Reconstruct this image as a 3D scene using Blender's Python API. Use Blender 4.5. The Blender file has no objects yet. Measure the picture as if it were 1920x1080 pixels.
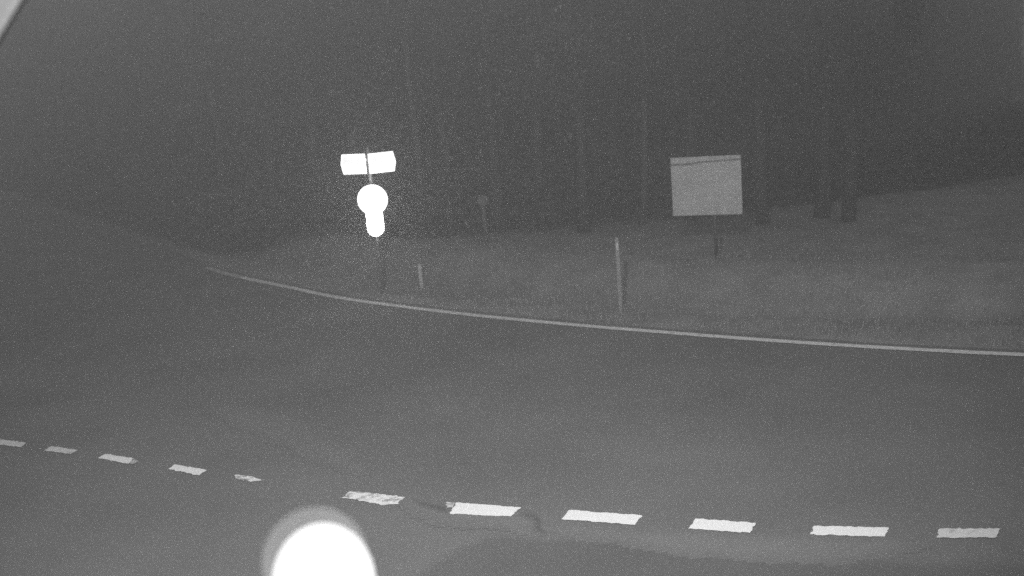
import bpy, bmesh, math, random
from mathutils import Vector, Matrix, noise
random.seed(7)
S = bpy.context.scene
COL = S.collection

# ------------------------------------------------------------------ camera, sky, lamp, exposure
F_PX = 2000.0                       # focal length in pixels of the 1920 px wide frame
PITCH = math.atan(438 / F_PX)
ROLL = math.radians(4.6)
CAM_H = 5.0
cam_d = bpy.data.cameras.new('camera')
cam = bpy.data.objects.new('camera', cam_d); COL.objects.link(cam)
cam_d.sensor_width = 36.0
cam_d.lens = 36.0 * F_PX / 1920
cam_d.clip_start = 0.05; cam_d.clip_end = 2000
CAM_M = (Matrix.Translation((0, 0, CAM_H)) @ Matrix.Rotation(math.pi/2 - PITCH, 4, 'X') @ Matrix.Rotation(-ROLL, 4, 'Z'))
cam.matrix_world = CAM_M
cam_d.dof.use_dof = True
cam_d.dof.focus_distance = 12.5
cam_d.dof.aperture_fstop = 1.25
S.camera = cam

w = bpy.data.worlds.new('World'); S.world = w; w.use_nodes = True
nt = w.node_tree; bg = nt.nodes['Background']
SKY = 0.29
bg.inputs[0].default_value = (SKY, SKY, SKY, 1); bg.inputs[1].default_value = 1.0

ld = bpy.data.lights.new('mast_lamp', 'SPOT')
ld.energy = 13600; ld.spot_size = math.radians(82); ld.spot_blend = 1.0; ld.shadow_soft_size = 0.10
lamp = bpy.data.objects.new('mast_lamp', ld); COL.objects.link(lamp)
lamp.location = (-0.9, 0.8, 7.9)

S.view_settings.view_transform = 'Standard'; S.view_settings.look = 'None'
S.view_settings.exposure = 0; S.view_settings.gamma = 1
S.cycles.use_denoising = False      # the sensor grain of the night camera is left in
S.cycles.sample_clamp_indirect = 4
S.cycles.max_bounces = 4; S.cycles.volume_bounces = 1
S.cycles.transparent_max_bounces = 8

def ray(x, y):
    d = Vector(((x - 960) / F_PX, -(y - 540) / F_PX, -1))
    return (CAM_M.to_3x3() @ d).normalized()
def gp(x, y, z=0.0):                # where a sight line meets the ground
    d = ray(x, y); t = (z - CAM_H) / d.z
    return Vector((0, 0, CAM_H)) + d * t
def at(x, y, Y):                    # the point at depth Y on a sight line
    d = ray(x, y); return Vector((0, 0, CAM_H)) + d * (Y / d.y)
tgt = gp(885, 690)
lamp.rotation_euler = (tgt - lamp.location).to_track_quat('-Z', 'Y').to_euler()

# ------------------------------------------------------------------ materials
def mat(name, base, rough=0.8, metal=0.0, var=0.25, scale=4.0, scale2=60.0, bump=0.0, emit=None):
    m = bpy.data.materials.new(name); m.use_nodes = True
    n = m.node_tree.nodes; l = m.node_tree.links
    p = n['Principled BSDF']; p.inputs['Roughness'].default_value = rough; p.inputs['Metallic'].default_value = metal
    tc = n.new('ShaderNodeTexCoord')
    a = n.new('ShaderNodeTexNoise'); a.inputs['Scale'].default_value = scale; a.inputs['Detail'].default_value = 6
    b = n.new('ShaderNodeTexNoise'); b.inputs['Scale'].default_value = scale2; b.inputs['Detail'].default_value = 3
    l.new(tc.outputs['Object'], a.inputs['Vector']); l.new(tc.outputs['Object'], b.inputs['Vector'])
    mx = n.new('ShaderNodeMath'); mx.operation = 'ADD'
    l.new(a.outputs['Fac'], mx.inputs[0]); l.new(b.outputs['Fac'], mx.inputs[1])
    mr = n.new('ShaderNodeMapRange'); mr.inputs['From Min'].default_value = 0.6; mr.inputs['From Max'].default_value = 1.4
    mr.inputs['To Min'].default_value = base * (1 - var); mr.inputs['To Max'].default_value = base * (1 + var)
    l.new(mx.outputs[0], mr.inputs['Value'])
    l.new(mr.outputs[0], p.inputs['Base Color'])
    if bump:
        bp = n.new('ShaderNodeBump'); bp.inputs['Strength'].default_value = bump; bp.inputs['Distance'].default_value = 0.02
        l.new(b.outputs['Fac'], bp.inputs['Height']); l.new(bp.outputs['Normal'], p.inputs['Normal'])
    if emit:
        p.inputs['Emission Color'].default_value = (1, 1, 1, 1)
        p.inputs['Emission Strength'].default_value = emit
    return m

M = {}
M['asphalt'] = mat('asphalt', 0.125, 0.92, var=0.30, scale=0.45, scale2=45, bump=0.35)
M['asphalt_old'] = mat('asphalt_old', 0.100, 0.92, var=0.25, scale=0.8, scale2=45, bump=0.35)
M['asphalt_glow'] = mat('asphalt_glow', 0.136, 0.92, var=0.22, scale=0.9, scale2=45, bump=0.35)
M['asphalt_pale'] = mat('asphalt_pale', 0.152, 0.92, var=0.22, scale=0.9, scale2=45, bump=0.35)
M['tar'] = mat('tar', 0.085, 0.8, var=0.2, scale=3, scale2=40, bump=0.2)
M['grass_soil'] = mat('grass_soil', 0.21, 1.0, var=0.42, scale=0.22, scale2=1.1, bump=0.8)
M['grass'] = mat('grass_blade', 0.21, 0.9, var=0.3, scale=0.5, scale2=12)
M['bark'] = mat('bark', 0.05, 0.95, var=0.3, scale=3, scale2=20, bump=0.6)
M['birch'] = mat('birch_bark', 0.07, 0.9, var=0.4, scale=4, scale2=16, bump=0.4)
M['leaf'] = mat('leaf', 0.062, 0.9, var=0.4, scale=1.5, scale2=10)
M['steel'] = mat('galvanised_steel', 0.35, 0.5, 0.6, var=0.15, scale=6)
M['board'] = mat('grey_sheet', 0.42, 0.7, 0.0, var=0.22, scale=1.6, scale2=12)
M['board_dark'] = mat('grey_rail', 0.17, 0.7, 0.0, var=0.12, scale=5)
M['post'] = mat('post_plastic', 0.22, 0.7, 0.0, var=0.15, scale=10)
M['post_far'] = mat('post_plastic_clean', 0.42, 0.7, 0.0, var=0.15, scale=10)
M['dark_steel'] = mat('dark_steel', 0.19, 0.6, 0.0, var=0.15, scale=6)
M['leg_paint'] = mat('leg_paint', 0.075, 0.7, 0.0, var=0.15, scale=6)
M['disc_paint'] = mat('disc_paint', 0.11, 0.7, var=.2)
M['black'] = mat('black_plastic', 0.03, 0.6, var=0.2)
M['pale_paint'] = mat('weathered_metal', 0.014, 0.8, var=0.35, scale=5, scale2=25)
M['rib_paint'] = mat('worn_metal', 0.021, 0.8, var=0.45, scale=9, scale2=40)

def patch_mat(name, k):             # same asphalt, its colour changed by the factor k where the patch covers it fully
    m = M['asphalt'].copy(); m.name = name; n = m.node_tree.nodes; l = m.node_tree.links; p = n['Principled BSDF']
    at_ = n.new('ShaderNodeAttribute'); at_.attribute_name = 'cover'
    mr = n.new('ShaderNodeMapRange'); mr.inputs['To Min'].default_value = 1.0; mr.inputs['To Max'].default_value = k
    l.new(at_.outputs['Fac'], mr.inputs['Value'])
    mu = n.new('ShaderNodeMath'); mu.operation = 'MULTIPLY'
    l.new(p.inputs['Base Color'].links[0].from_socket, mu.inputs[0]); l.new(mr.outputs[0], mu.inputs[1]); l.new(mu.outputs[0], p.inputs['Base Color'])
    return m
M['asphalt_old'] = patch_mat('asphalt_old', .72); M['asphalt_pale'] = patch_mat('asphalt_pale', 1.2)
M['asphalt_glow'] = patch_mat('asphalt_glow', 1.13); M['tar'] = patch_mat('tar', .62)
def paint(name, base, wear, seed):
    m = bpy.data.materials.new(name); m.use_nodes = True
    n = m.node_tree.nodes; l = m.node_tree.links
    p = n['Principled BSDF']; p.inputs['Roughness'].default_value = 0.85
    tc = n.new('ShaderNodeTexCoord'); mp = n.new('ShaderNodeMapping'); mp.inputs['Location'].default_value = (seed, seed*2, 0)
    l.new(tc.outputs['Object'], mp.inputs['Vector'])
    a = n.new('ShaderNodeTexNoise'); a.inputs['Scale'].default_value = 9; a.inputs['Detail'].default_value = 8; a.inputs['Roughness'].default_value = 0.7
    l.new(mp.outputs[0], a.inputs['Vector'])
    r = n.new('ShaderNodeMapRange'); r.inputs['From Min'].default_value = wear - 0.07; r.inputs['From Max'].default_value = wear + 0.10
    r.inputs['To Min'].default_value = 0.14; r.inputs['To Max'].default_value = base
    l.new(a.outputs['Fac'], r.inputs['Value']); l.new(r.outputs[0], p.inputs['Base Color'])
    return m
M['paint'] = paint('road_paint', 0.82, 0.27, 3)
M['paint_dim'] = paint('road_paint_dim', 0.62, 0.34, 7)  # lamp falloff at the row ends put into a darker, slightly worn paint
M['paint_worn'] = paint('road_paint_worn', 0.80, 0.42, 5)
M['paint_edge'] = paint('edge_paint', 0.70, 0.36, 1)
M['paint_faint'] = paint('road_paint_faint', 0.55, 0.45, 9)

def emissive(name, strength, var=0.12, scale=3):
    m = bpy.data.materials.new(name); m.use_nodes = True
    n = m.node_tree.nodes; l = m.node_tree.links
    p = n['Principled BSDF']; p.inputs['Base Color'].default_value = (0.6, 0.6, 0.6, 1); p.inputs['Roughness'].default_value = 0.6
    tc = n.new('ShaderNodeTexCoord'); a = n.new('ShaderNodeTexNoise'); a.inputs['Scale'].default_value = scale
    l.new(tc.outputs['Object'], a.inputs['Vector'])
    r = n.new('ShaderNodeMapRange'); r.inputs['From Min'].default_value = .35; r.inputs['From Max'].default_value = .65
    r.inputs['To Min'].default_value = strength * (1 - var); r.inputs['To Max'].default_value = strength * (1 + var)
    l.new(a.outputs['Fac'], r.inputs['Value']); l.new(r.outputs[0], p.inputs['Emission Strength'])
    p.inputs['Emission Color'].default_value = (1, 1, 1, 1)
    return m
M['arrow_face'] = emissive('retro_glow_face', 1.22, 0.10, 4)  # arrow face and rim emit in place of retroreflected illuminator light
M['arrow_rim'] = emissive('retro_glow_rim', 2.2, 0.02, 4)
M['beacon'] = emissive('lit_round_lens', 3, 0.02)
M['beacon_low'] = emissive('lit_lower_lens', 3, 0.02)
M['bulb'] = emissive('lit_bulb', 1.35, 0.02)
gm = bpy.data.materials.new('halo_glass'); gm.use_nodes = True
n = gm.node_tree.nodes; l = gm.node_tree.links
n.remove(n['Principled BSDF']); out = n['Material Output']
tr = n.new('ShaderNodeBsdfTransparent'); tl = n.new('ShaderNodeBsdfTranslucent'); mx = n.new('ShaderNodeMixShader')
tl.inputs[0].default_value = (1, 1, 1, 1)
mx.inputs[0].default_value = 0.24
l.new(tr.outputs[0], mx.inputs[1]); l.new(tl.outputs[0], mx.inputs[2]); l.new(mx.outputs[0], out.inputs[0])
M['milky'] = gm

# ------------------------------------------------------------------ helpers
def link(name, bm, m, parent=None, loc=(0, 0, 0), smooth=False):
    me = bpy.data.meshes.new(name); bm.normal_update(); bm.to_mesh(me); bm.free()
    if smooth:
        for p in me.polygons: p.use_smooth = True
    for x in (m if isinstance(m, (list, tuple)) else [m]): me.materials.append(x)
    o = bpy.data.objects.new(name, me); COL.objects.link(o); o.location = loc
    if parent: o.parent = parent
    return o
def empty(name, loc=(0, 0, 0), rz=0):
    o = bpy.data.objects.new(name, None); COL.objects.link(o); o.location = loc; o.rotation_euler = (0, 0, rz)
    o.empty_display_size = 0.2
    return o
def tag(o, label=None, cat=None, group=None, kind=None):
    if label: o['label'] = label
    if cat: o['category'] = cat
    if group: o['group'] = group
    if kind: o['kind'] = kind
    return o
def box(bm, cx, cy, cz, sx, sy, sz, bevel=0.0):
    r = bmesh.ops.create_cube(bm, size=1.0, matrix=Matrix.Translation((cx, cy, cz)) @ Matrix.Diagonal((sx, sy, sz, 1)))
    if bevel:
        es = list({e for v in r['verts'] for e in v.link_edges})
        bmesh.ops.bevel(bm, geom=es, offset=bevel, segments=2, affect='EDGES')
def tube(bm, pts, rads, seg=12, caps=True):
    rings = []
    for i, p in enumerate(pts):
        p = Vector(p)
        a = Vector(pts[max(i-1, 0)]); b = Vector(pts[min(i+1, len(pts)-1)])
        t = (b - a).normalized(); u = t.orthogonal().normalized() if abs(t.z) < .99 else Vector((1, 0, 0)); 
        u = (u - t * u.dot(t)).normalized(); v = t.cross(u)
        rings.append([bm.verts.new(p + (u*math.cos(2*math.pi*k/seg) + v*math.sin(2*math.pi*k/seg)) * rads[i]) for k in range(seg)])
    for i in range(len(rings)-1):
        for k in range(seg):
            bm.faces.new((rings[i][k], rings[i][(k+1) % seg], rings[i+1][(k+1) % seg], rings[i+1][k]))
    if caps:
        bm.faces.new(rings[0][::-1]); bm.faces.new(rings[-1])
def prism(bm, outline, y0, y1):     # outline in x,z
    f = [bm.verts.new((x, y0, z)) for x, z in outline]; b = [bm.verts.new((x, y1, z)) for x, z in outline]
    k = len(outline)
    bm.faces.new(f); bm.faces.new(b[::-1])
    for i in range(k): bm.faces.new((f[i], b[i], b[(i+1) % k], f[(i+1) % k]))
    bmesh.ops.recalc_face_normals(bm, faces=bm.faces[:])
def lathe(bm, prof, seg=40, cap=True):
    rings = []
    for r, z in prof:
        rings.append([bm.verts.new((r*math.cos(2*math.pi*k/seg), r*math.sin(2*math.pi*k/seg), z)) for k in range(seg)])
    for i in range(len(rings)-1):
        for k in range(seg): bm.faces.new((rings[i][k], rings[i][(k+1) % seg], rings[i+1][(k+1) % seg], rings[i+1][k]))
    if cap: bm.faces.new(rings[0][::-1]); bm.faces.new(rings[-1])

# ------------------------------------------------------------------ far edge line of the road (curve on the ground)
LPX = [(300,472),(345,487),(403,507),(454,521),(541,539),(600,552),(661,563),(758,576),(860,588.5),(960,599),(1100,612),(1240,623.5),(1400,636),(1560,647),(1740,657.5),(1920,666),(2100,672)]
LP = [gp(x, y) for x, y in LPX]
# carry the curve on beyond the frame on both sides
d0 = (LP[0] - LP[2]).normalized(); LP = [LP[0] + d0*45, LP[0] + d0*25, LP[0] + d0*8] + LP
d1 = (LP[-1] - LP[-3]).normalized(); LP = LP + [LP[-1] + d1*8, LP[-1] + d1*40]
def smooth_curve(P, sub=8):
    out = []
    for i in range(len(P)-1):
        p0, p1, p2, p3 = P[max(i-1, 0)], P[i], P[i+1], P[min(i+2, len(P)-1)]
        for k in range(sub):
            t = k / sub
            out.append(0.5*((2*p1)+(p2-p0)*t+(2*p0-5*p1+4*p2-p3)*t*t+(3*p1-p0-3*p2+p3)*t**3))
    out.append(P[-1]); return out
LC = smooth_curve(LP)
def line_y(x):                      # depth of the edge line at a given x
    for a, b in zip(LC, LC[1:]):
        lo, hi = (a, b) if a.x <= b.x else (b, a)
        if lo.x <= x <= hi.x and hi.x > lo.x: return lo.y + (hi.y-lo.y)*(x-lo.x)/(hi.x-lo.x)
    return (LC[0] if x < min(LC[0].x, LC[-1].x) else LC[-1]).y
def ground_z(x, y):
    s = y - line_y(x) - 0.6
    if s < 0: return 0.0
    k = min(1, s/1.5)
    z = k * (0.10*noise.noise(Vector((x*.35, y*.5, 3))) + 0.05*noise.noise(Vector((x*1.1, y*1.3, 7))))
    z -= 0.26*math.exp(-((s-2.6)/1.1)**2)          # shallow ditch behind the verge
    z += 0.34*math.exp(-((s-5.0)/1.6)**2)
    return z

# ground: one sheet to the horizon, finer near the verge
bm = bmesh.new()
xs = [-95, -80, -60, -48] + [-40 + i*0.6 for i in range(134)] + [46, 60, 78, 95]
ys = [-38, -20, 0, 6, 10] + [12 + i*0.5 for i in range(74)] + [52, 58, 66, 80, 100, 128]
grid = [[bm.verts.new((x, y, ground_z(x, y) - 0.012)) for x in xs] for y in ys]
for j in range(len(ys)-1):
    for i in range(len(xs)-1): bm.faces.new((grid[j][i], grid[j][i+1], grid[j+1][i+1], grid[j+1][i]))
tag(link('ground', bm, M['grass_soil'], smooth=True), kind='structure')

# road: asphalt from the far edge (0.35 m behind the line) to this side of the camera
road = bpy.data.objects.new('road', None)
bm = bmesh.new()
prev = None
for i, p in enumerate(LC):
    t = (LC[min(i+1, len(LC)-1)] - LC[max(i-1, 0)]).normalized(); nrm = Vector((-t.y, t.x, 0))
    if nrm.y < 0: nrm = -nrm
    e = p + nrm*(0.30 + 0.05*noise.noise(p*1.7))
    row = [bm.verts.new((e.x, e.y, 0)), bm.verts.new((p.x*.8, min(11.5, p.y-.5), 0)), bm.verts.new((p.x*.8, -14, 0))]
    if prev:
        for a in range(2): bm.faces.new((prev[a], prev[a+1], row[a+1], row[a]))
    prev = row
bmesh.ops.recalc_face_normals(bm, faces=bm.faces[:])
road = link('road', bm, M['asphalt']); tag(road, kind='structure')
for p in road.data.polygons:
    if p.normal.z < 0: p.flip()

# edge line ribbon
def ribbon(bm, C, w, z, jit=0.006, sub=6):
    prev = None; q = 0
    for i in range(len(C)-1):
        n_ = max(1, int((C[i+1]-C[i]).length / 0.12)) if (C[i+1]-C[i]).length < 6 else 3
        t = (C[i+1]-C[i]).normalized(); nr = Vector((-t.y, t.x, 0))
        for k in range(n_ + (1 if i == len(C)-2 else 0)):
            p = C[i].lerp(C[i+1], k/n_)
            a = bm.verts.new((p + nr*(w/2 + random.uniform(-jit, jit))).to_tuple()[:2] + (z,)); b = bm.verts.new((p - nr*(w/2 + random.uniform(-jit, jit))).to_tuple()[:2] + (z,))
            if prev: bm.faces.new((prev[0], prev[1], b, a))
            prev = (a, b)
    bmesh.ops.recalc_face_normals(bm, faces=bm.faces[:])
bm = bmesh.new(); 
k0 = min(range(len(LC)), key=lambda i: (LC[i]-gp(455, 521)).length); k1 = min(range(len(LC)), key=lambda i: (LC[i]-gp(385, 501)).length)
ribbon(bm, LC[k0:], 0.18, 0.012)
bm2 = bmesh.new(); ribbon(bm2, LC[k1:k0+1], 0.2, 0.012, jit=.02)
link('edge_line', bm, M['paint_edge'], road); link('edge_line', bm2, M['paint_faint'], road)

# dashes: real painted blocks on the road with ragged rims
def dash(q, m, name='lane_dash', z=0.012, jit=0.012):
    P = [gp(x, y) for x, y in q]
    bm = bmesh.new(); ring = []
    for i in range(4):
        a, b = P[i], P[(i+1) % 4]
        k = max(2, int((b-a).length/0.035))
        for j in range(k):
            p = a.lerp(b, j/k)
            o = Vector((random.uniform(-jit, jit), random.uniform(-jit, jit), 0)) if j else Vector((0, 0, 0))
            ring.append(bm.verts.new((p.x+o.x, p.y+o.y, z)))
    f = bm.faces.new(ring); f.normal_update()
    if f.normal.z < 0: f.normal_flip()
    bmesh.ops.triangulate(bm, faces=[f])
    return link(name, bm, m, road)
D = [([(-10,824),(49,831),(41,840),(-18,833)], 'paint_dim'),
     ([(96,838),(147,845),(133,853),(83,846)], 'paint_dim'),
     ([(198,852),(252,861),(240,871),(185,860)], 'paint'),
     ([(328,872),(388,883),(374,893),(316,881)], 'paint'),
     ([(442,891),(468,894),(496,902),(472,905),(440,898)], 'paint_worn'),
     ([(654,922),(760,933),(746,947),(716,948),(643,935)], 'paint_worn'),
     ([(856,944),(977,953),(958,970),(844,965)], 'paint'),
     ([(1067,958),(1204,968),(1191,986),(1053,975)], 'paint'),
     ([(1305,974),(1417,982),(1406,1001),(1291,993)], 'paint'),
     ([(1527,988),(1666,991),(1659,1008),(1519,1004)], 'paint'),
     ([(1763,993),(1876,993),(1866,1010),(1756,1010)], 'paint_dim')]
def dashn(q, m):
    P = q
    if len(P) == 4: return dash(P, m)
    # five-cornered worn stubs
    G = [gp(x, y) for x, y in P]; bm = bmesh.new(); ring = []
    for i in range(len(G)):
        a, b = G[i], G[(i+1) % len(G)]; k = max(2, int((b-a).length/0.04))
        for j in range(k):
            p = a.lerp(b, j/k); ring.append(bm.verts.new((p.x+random.uniform(-.02, .02), p.y+random.uniform(-.02, .02), .012)))
    f = bm.faces.new(ring); f.normal_update()
    if f.normal.z < 0: f.normal_flip()
    bmesh.ops.triangulate(bm, faces=[f])
    return link('lane_dash', bm, m, road)
for q, k in D: dashn(q, M[k])
# worn tails of older paint beside two dashes
for q in ([(836,943),(854,944),(849,953),(838,954)], [(251,862),(260,866),(252,871),(243,870)]):
    dash(q, M['paint_faint'], 'old_paint')

# repairs, wear, tar and a painted lens-glow streak on the asphalt, each an irregular sheet laid on the road
def patch(px, m, name, z=0.004, soft=0.22, cell=0.06):
    G = [gp(x, y) for x, y in px]; n_ = len(G); P = []
    for i in range(n_):
        p0, p1, p2, p3 = G[(i-1) % n_], G[i], G[(i+1) % n_], G[(i+2) % n_]
        for k in range(5):
            t = k/5; P.append((0.5*((2*p1)+(p2-p0)*t+(2*p0-5*p1+4*p2-p3)*t*t+(3*p1-p0-3*p2+p3)*t**3)).to_2d())
    def cov(x, y):
        q = Vector((x + .08*noise.noise(Vector((x*3, y*3, 1))) + .03*noise.noise(Vector((x*11, y*11, 2))), y + .08*noise.noise(Vector((x*3, y*3, 5))) + .03*noise.noise(Vector((x*11, y*11, 9)))))
        ins = False; d = 9.0
        for i in range(len(P)):
            a, b = P[i], P[(i+1) % len(P)]
            if (a.y > q.y) != (b.y > q.y) and q.x < (b.x-a.x)*(q.y-a.y)/(b.y-a.y) + a.x: ins = not ins
            ab = b-a; t = max(0, min(1, (q-a).dot(ab)/max(ab.length_squared, 1e-9))); d = min(d, (q-a-ab*t).length)
        return max(0, min(1, .5 + (d if ins else -d)/soft))
    x0, x1 = min(p.x for p in P)-soft, max(p.x for p in P)+soft; y0, y1 = min(p.y for p in P)-soft, max(p.y for p in P)+soft
    nx, ny = int((x1-x0)/cell)+1, int((y1-y0)/cell)+1
    bm = bmesh.new(); lay = bm.verts.layers.float.new('cover'); g = []
    for j in range(ny+1):
        for i in range(nx+1):
            v = bm.verts.new((x0+i*cell, y0+j*cell, z)); v[lay] = cov(v.co.x, v.co.y); g.append(v)
    for j in range(ny):
        for i in range(nx):
            q = [g[j*(nx+1)+i], g[j*(nx+1)+i+1], g[(j+1)*(nx+1)+i+1], g[(j+1)*(nx+1)+i]]
            if any(v[lay] > 0 for v in q): bm.faces.new(q)
    bmesh.ops.delete(bm, geom=[v for v in bm.verts if not v.link_faces], context='VERTS')
    return link(name, bm, m, road)
patch([(1060,1012),(1180,1018),(1330,1040),(1560,1052),(1930,1060),(2050,1062),(2050,1130),(850,1130),(840,1040),(930,1010)], M['asphalt_old'], 'asphalt_repair', z=0.0025)
patch([(1060,992),(1180,996),(1420,1006),(1700,1018),(1560,1046),(1330,1036),(1180,1014)], M['asphalt_pale'], 'wear_glow_patch')
patch([(760,940),(800,948),(850,962),(990,968),(1000,984),(1010,994),(960,984),(900,980),(820,976),(800,966)], M['asphalt_pale'], 'wear_glow_patch', z=0.006)
patch([(985,962),(1000,966),(1008,984),(1022,996),(1008,996),(996,984)], M['tar'], 'tar_streak', z=0.008, soft=.06, cell=.025)
patch([(780,938),(812,945),(838,954),(834,960),(806,950)], M['tar'], 'tar_streak', z=0.008, soft=.06, cell=.025)
patch([(400,758),(500,772),(580,800),(660,860),(672,884),(560,840),(470,800),(410,775)], M['asphalt_glow'], 'wear_glow_patch', z=0.004)  # pale streak of lens glow, put into the asphalt colour

# ------------------------------------------------------------------ grass on the verge
bm = bmesh.new()
for i in range(26000):
    x = random.uniform(-16, 22); y = line_y(x) + 0.45 + abs(random.gauss(0, 5.5))
    dens = noise.noise(Vector((x*.5, y*.6, 11)))
    if dens < -0.15 and random.random() < .7: continue
    z = ground_z(x, y) - 0.012; h = random.uniform(.05, .17)*(1 + .8*max(0, dens)); a = random.uniform(0, math.pi); wd = random.uniform(.006, .014)
    dx, dy = math.cos(a)*wd, math.sin(a)*wd; lx, ly = random.uniform(-.06, .06), random.uniform(-.06, .06)
    bm.faces.new((bm.verts.new((x-dx, y-dy, z)), bm.verts.new((x+dx, y+dy, z)), bm.verts.new((x+lx, y+ly, z+h))))
tag(link('grass', bm, M['grass']), 'short rough grass on the verge behind the edge line', 'grass', kind='stuff')

# ------------------------------------------------------------------ sign post with two arrow panels and the glaring round lamp
SY = 23.5
top = at(690, 300, SY); sx = at(697, 360, SY).x
sp = empty('sign_post', (sx, SY, ground_z(sx, SY) - .012))
tag(sp, 'sign post with two reflective arrow panels above a glaring round white lamp', 'sign post')
base_z = sp.location.z
bm = bmesh.new(); tube(bm, [(0, .05, -.02), (0, .05, top.z + .26 - base_z)], [.038, .038], 16)
link('pole', bm, M['dark_steel'], sp, smooth=True)
def arrow_panel(cx, cz, wd, ht, yaw, side):
    # side -1 points left, +1 points right
    tip = 0.045
    o = [(-wd/2, -ht/2), (wd/2 - tip, -ht/2), (wd/2, 0.0), (wd/2 - tip, ht/2), (-wd/2, ht/2)]
    if side < 0: o = [(-x, z) for x, z in o]
    bm = bmesh.new(); prism(bm, o, -.012, .03)
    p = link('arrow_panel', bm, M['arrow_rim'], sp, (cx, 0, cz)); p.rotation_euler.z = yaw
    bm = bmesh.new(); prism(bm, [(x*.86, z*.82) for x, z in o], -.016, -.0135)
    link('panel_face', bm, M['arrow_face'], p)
    return p
ca = at(662, 308, SY); cb = at(717, 304.5, SY)
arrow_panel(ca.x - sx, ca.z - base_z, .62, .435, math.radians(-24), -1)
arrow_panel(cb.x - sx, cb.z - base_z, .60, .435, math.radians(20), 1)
bm = bmesh.new(); box(bm, -.02, .045, top.z - base_z, .16, .06, .05, .006); link('bracket', bm, M['steel'], sp)
rc = at(699, 374, SY)
bm = bmesh.new()
lathe(bm, [(.20, -.10), (.30, -.02), (.34, .0), (.34, .03)], 40)
h = link('lamp_housing', bm, M['black'], sp, (rc.x - sx, -.02, rc.z - base_z), smooth=False); h.rotation_euler.x = math.pi/2
bm = bmesh.new(); lathe(bm, [(.335, .032), (.31, .07), (.22, .11), (.10, .13), (.01, .134)], 40)
lens = link('round_lens', bm, M['beacon'], h, smooth=True)
lc = at(703.5, 414, SY)
bm = bmesh.new(); outl = []
W2, H2 = .185, .34
for k in range(24):
    a = 2*math.pi*k/24; cxx, czz = math.cos(a), math.sin(a)
    outl.append((W2*cxx, (H2-W2)*(1 if czz > 0 else -1)*1.0 + W2*czz))
prism(bm, outl, -.06, .02)
link('lower_lens', bm, M['beacon_low'], sp, (lc.x - sx, .0, lc.z - base_z))
for q, e, rad in ((rc, 430, .16), (lc + Vector((0, 0, -.12)), 180, .10)):
    pl = bpy.data.lights.new('lamp_light', 'SPOT'); pl.energy = e; pl.spot_size = math.radians(130); pl.spot_blend = 1.0; pl.shadow_soft_size = rad
    po = bpy.data.objects.new('lamp_light', pl); COL.objects.link(po); po.parent = sp; po.location = (q.x - sx, -.26, q.z - base_z); po.rotation_euler.x = math.radians(90 + 14)

# ------------------------------------------------------------------ square grey board on two legs
BY = 23.2
bc = at(1324.5, 348.5, BY)
bd = empty('sign_board', (bc.x, BY, ground_z(bc.x, BY) - .012), math.radians(-19))
tag(bd, 'square pale grey board on a thin dark pole with a darker rail near its top', 'sign board')
zc = bc.z - bd.location.z
bm = bmesh.new(); box(bm, 0, 0, zc, 1.52, .03, 1.29, .006); link('panel', bm, M['board'], bd)
bm = bmesh.new(); prism(bm, [(-.757, zc+.505), (-.30, zc+.52), (-.1, zc+.545), (.757, zc+.575), (.757, zc+.54), (-.1, zc+.515), (-.32, zc+.475), (-.757, zc+.475)], -.03, -.016)
link('rail', bm, M['board_dark'], bd)
bm = bmesh.new(); tube(bm, [(.15, .07, -.03), (.15, .07, zc + .5)], [.04, .04], 12); link('pole', bm, M['leg_paint'], bd, smooth=True)

# ------------------------------------------------------------------ delineator posts
def marker(base, ht, label, wd=.07, pm='post'):
    r = empty('marker_post', (base.x, base.y, ground_z(base.x, base.y) - .012))
    tag(r, label, 'marker post', 'slim pale marker posts along the verge')
    bm = bmesh.new()
    o = [(-wd/2, -.02), (wd/2, -.02), (wd/2, ht-.04), (wd/2-.012, ht), (-wd/2+.012, ht), (-wd/2, ht-.04)]
    prism(bm, o, -.03, .03)
    bmesh.ops.bevel(bm, geom=bm.edges[:], offset=.006, segments=2, affect='EDGES')
    link('stake', bm, M[pm], r)
    bm = bmesh.new(); box(bm, 0, -.034, ht-.17, wd*.6, .006, .14, .002); link('reflector', bm, M['board'], r)
    return r
b1 = gp(1164, 586); marker(b1, (at(1152, 444, b1.y)).z, 'tall pale marker post on the verge in front of the grey board')
b2 = gp(789, 522); marker(b2, (at(783, 474, b2.y)).z, 'short faint marker post right of the glaring round lamp', .08, 'post_far')

# far reflector among the trunks
fb = gp(913, 466)
fp = empty('reflector_post', (fb.x, fb.y, ground_z(fb.x, fb.y)-.012)); tag(fp, 'faint far post with a small round disc in front of the wood', 'post')
ftop = at(905, 380, fb.y).z
bm = bmesh.new(); tube(bm, [(0, 0, -.02), (0, 0, ftop+.1)], [.055, .05], 12); link('pole', bm, M['disc_paint'], fp, smooth=True)
bm = bmesh.new(); lathe(bm, [(.14, -.01), (.15, 0), (.14, .01)], 24); o = link('disc', bm, M['disc_paint'], fp, (0, -.07, ftop)); o.rotation_euler.x = math.pi/2

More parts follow.
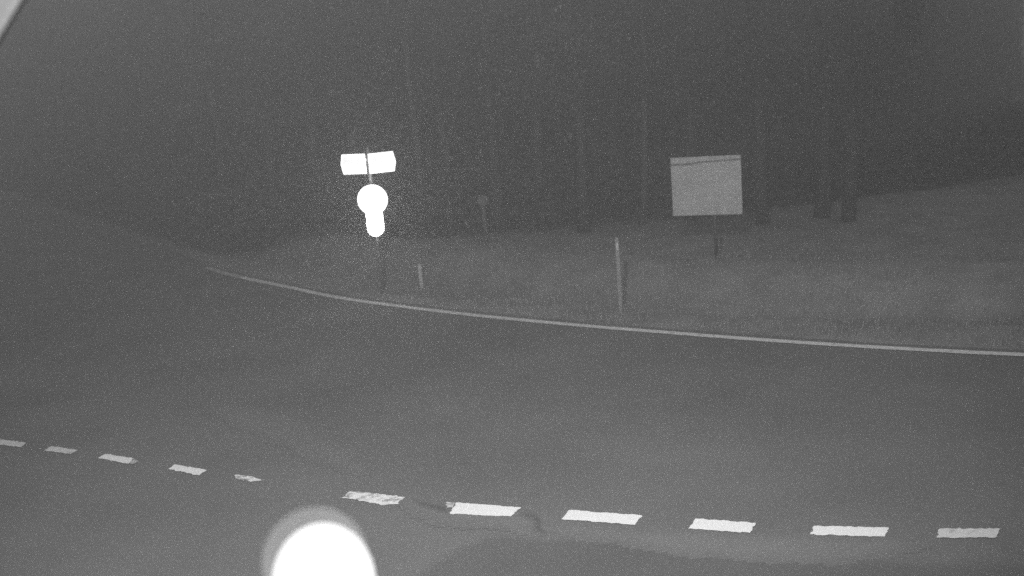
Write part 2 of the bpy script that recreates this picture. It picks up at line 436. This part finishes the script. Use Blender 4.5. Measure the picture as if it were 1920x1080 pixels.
# ------------------------------------------------------------------ pale mast strut in the top left corner, near the camera
MD = 3.0
pa = at(60, -72, MD); pb = at(-50, 112, MD); v = pa - pb
pr = Vector((v.z, 0, -v.x)).normalized()          # across the bar, towards the right
def bar(a0, a1, f0, f1, y0, y1):
    bm = bmesh.new(); prism(bm, [tuple((v*t + pr*c).xz) for t, c in ((a0, f0), (a0, f1), (a1, f1), (a1, f0))], y0, y1)
    bmesh.ops.bevel(bm, geom=bm.edges[:], offset=.002, segments=2, affect='EDGES'); return bm
o = empty('mast_strut', tuple(pb))
link('flange', bar(-.6, 1.0, -.045, .018, -.004, .004), M['pale_paint'], o)
link('rib', bar(-.6, 1.0, .0185, .036, -.022, .004), M['rib_paint'], o)
tag(o, 'pale metal strut crossing the top left corner, close to the camera', 'mast strut')

# ------------------------------------------------------------------ globe lamp below the camera (bottom edge of the picture)
GY = 2.4
gc = at(608, 1094, GY)
gl = empty('globe_lamp', (gc.x, gc.y, 0)); tag(gl, 'glaring white globe lamp with an added halo shell at the bottom edge', 'lamp')
rng = (gc - Vector((0, 0, CAM_H))).length
px = rng / F_PX                     # metres per pixel there
bm = bmesh.new(); tube(bm, [(0, 0, 0), (0, 0, .5), (0, 0, gc.z - .22)], [.06, .04, .035], 20); link('pole', bm, M['steel'], gl, smooth=True)
bm = bmesh.new(); lathe(bm, [(.05, -.24), (.11, -.21), (.12, -.15), (.10, -.13)], 32); link('lamp_base', bm, M['black'], gl, (0, 0, gc.z), smooth=True)
bm = bmesh.new(); bmesh.ops.create_uvsphere(bm, u_segments=48, v_segments=32, radius=90*px)
for q in bm.verts: q.co.z *= 1.2
link('bulb', bm, M['bulb'], gl, (0, 0, gc.z), smooth=True)
sc_ = at(591, 1050, GY)
bm = bmesh.new(); bmesh.ops.create_uvsphere(bm, u_segments=48, v_segments=32, radius=92*px)
link('cover', bm, M['milky'], gl, (sc_.x - gc.x, 0, sc_.z), smooth=True)  # translucent shell added to give the dimmer halo around the glare

# ------------------------------------------------------------------ the wood behind
def crown_mesh(seed, z0, z1, rad, count, m):
    rnd = random.Random(seed); bm = bmesh.new()
    cl = []
    for i in range(26):
        t = rnd.random(); z = z0 + (z1-z0)*t; rr = rad*(1 - .55*abs(t-.4))
        a = rnd.uniform(0, 6.283); d = rr*math.sqrt(rnd.random())
        cl.append((d*math.cos(a), d*math.sin(a), z, rnd.uniform(.35, .9)))
    for i in range(count):
        c = rnd.choice(cl); s = c[3]
        p = Vector((c[0]+rnd.gauss(0, s*.5), c[1]+rnd.gauss(0, s*.5), c[2]+rnd.gauss(0, s*.4)))
        u = Vector((rnd.gauss(0, 1), rnd.gauss(0, 1), rnd.gauss(0, 1))).normalized(); v_ = u.orthogonal().normalized(); s2 = rnd.uniform(.035, .08)
        bm.faces.new([bm.verts.new(p + u*s2), bm.verts.new(p + v_*s2*.6), bm.verts.new(p - u*s2), bm.verts.new(p - v_*s2*.6)])
    return bm
def trunk_mesh(seed, ht, r):
    rnd = random.Random(seed); bm = bmesh.new(); pts = []; rs = []
    ox = oy = 0
    for k in range(9):
        t = k/8; ox += rnd.uniform(-.10, .10); oy += rnd.uniform(-.10, .10)
        pts.append((ox*(t > 0), oy*(t > 0), -.1 + t*ht)); rs.append(r*(1.25 if k == 0 else 1 - .75*t))
    tube(bm, pts, rs, 10)
    for k in range(9):
        z = ht*rnd.uniform(.3, .9); t = z/ht; i = min(7, int(t*8)); b = Vector(pts[i]).lerp(Vector(pts[i+1]), t*8-i)
        a = rnd.uniform(0, 6.283); L = rnd.uniform(.8, 2.2); e = b + Vector((math.cos(a)*L, math.sin(a)*L, L*.55)); mid = b.lerp(e, .5) + Vector((0, 0, -.08))
        tube(bm, [tuple(b), tuple(mid), tuple(e)], [r*.35*(1-.6*t), r*.22*(1-.6*t), .01], 6)
    return bm
protos = []
for k, (ht, r, bark, z0, rad, cnt) in enumerate([(10, .17, 'bark', 3.2, 2.6, 5200), (9.6, .12, 'birch', 3.8, 2.2, 4200), (10.4, .20, 'bark', 2.6, 2.9, 5600)]):
    t = link('trunk', trunk_mesh(30+k, ht, r), M[bark], smooth=True); c = link('crown', crown_mesh(60+k, z0, ht+.5, rad, cnt, M['leaf']), M['leaf'])
    protos.append((t, c))
used = set()
def tree(k, x, y, rz, s, label):
    r = empty('tree', (x, y, ground_z(x, y) - .012), rz); r.scale = (s, s, s)
    tag(r, label, 'tree', 'trees of the dark wood behind the verge')
    for o in protos[k]:
        c = o if k not in used else o.copy()
        if k in used: COL.objects.link(c)
        c.parent = r
    used.add(k)
    return r
T = [(1, 790, 445, 'pale slim trunk just right of the glaring round lamp'),
     (2, 610, 455, 'dark trunk behind the left arrow panel'),
     (1, 848, 440, 'pale slim trunk left of the far post with a disc'),
     (0, 940, 437, 'trunk just right of the far post with a disc'),
     (2, 1010, 425, 'thick dark trunk at the middle of the wood'),
     (0, 1095, 432, 'dark trunk left of the tall marker post'),
     (1, 1205, 420, 'pale slim trunk left of the grey board'),
     (2, 1300, 412, 'thick dark tree standing right behind the grey board'),
     (0, 1430, 420, 'dark tree just right of the grey board'),
     (2, 1540, 408, 'thick dark tree second to the right of the grey board'),
     (0, 1590, 412, 'last dark tree at the right end of the wood'),
     (0, 520, 462, 'dark tree left of the arrow panels'),
     (2, 430, 460, 'leftmost dark tree of the wood above the end of the edge line'),
     (0, 700, 432, 'dark tree behind the sign post'),
     (2, 885, 412, 'dark tree behind the far post with a disc'),
     (2, 1150, 400, 'dark tree deep in the wood above the tall marker post')]
for k, x, y, lab in T:
    p = gp(x, y); tree(k, p.x, p.y, random.uniform(0, 6.28), random.uniform(.9, 1.04), lab)
# undergrowth and the far mass of the wood
rnd = random.Random(5); bm = bmesh.new()
for i in range(190000):
    x = rnd.uniform(-50, 50); y = 35.5 + .030*x*x + abs(rnd.gauss(0, 3.5)) ; hmax = 9.0 + 2.5*noise.noise(Vector((x*.25, y*.2, 1)))
    if i % 5 == 0:                   # low shrubs at the foot of the trunks
        x = rnd.uniform(-30, 30); y = 30 + .012*x*x + abs(rnd.gauss(0, 2)); hmax = 1.9 + 1.2*noise.noise(Vector((x*.5, y*.4, 8)))
    if y < line_y(x) + 1.5: y = line_y(x) + 1.5 + abs(rnd.gauss(0, 3))
    if x < -12 and i % 5: hmax = min(12.2, hmax + (-12-x)*.15)
    edge = 1 + .15*noise.noise(Vector((x*.6, 0, 4)))
    z = rnd.uniform(0, 1)**.8*hmax*max(.1, edge)
    p = Vector((x, y, z)); u = Vector((rnd.gauss(0, 1), rnd.gauss(0, 1), rnd.gauss(0, 1))).normalized(); v_ = u.orthogonal().normalized(); s2 = rnd.uniform(.10, .24)*y/40
    bm.faces.new([bm.verts.new(p + u*s2), bm.verts.new(p + v_*s2*.6), bm.verts.new(p - u*s2), bm.verts.new(p - v_*s2*.6)])
tag(link('far_wood', bm, M['leaf']), 'dark mass of leaves filling the wood behind the trunks', 'wood', kind='stuff')

# ------------------------------------------------------------------ haze
bm = bmesh.new()
box(bm, 0, 45, 5.6, 200, 170, 14.0)
hz = link('haze', bm, []); tag(hz, 'thin night mist', 'haze', kind='stuff')
hm = bpy.data.materials.new('haze'); hm.use_nodes = True; n = hm.node_tree.nodes; l = hm.node_tree.links
n.remove(n['Principled BSDF']); pv = n.new('ShaderNodeVolumePrincipled')
pv.inputs['Color'].default_value = (.95, .95, .95, 1); pv.inputs['Density'].default_value = 0.023; pv.inputs['Anisotropy'].default_value = 0.74
l.new(pv.outputs[0], n['Material Output'].inputs['Volume']); hz.data.materials.append(hm)
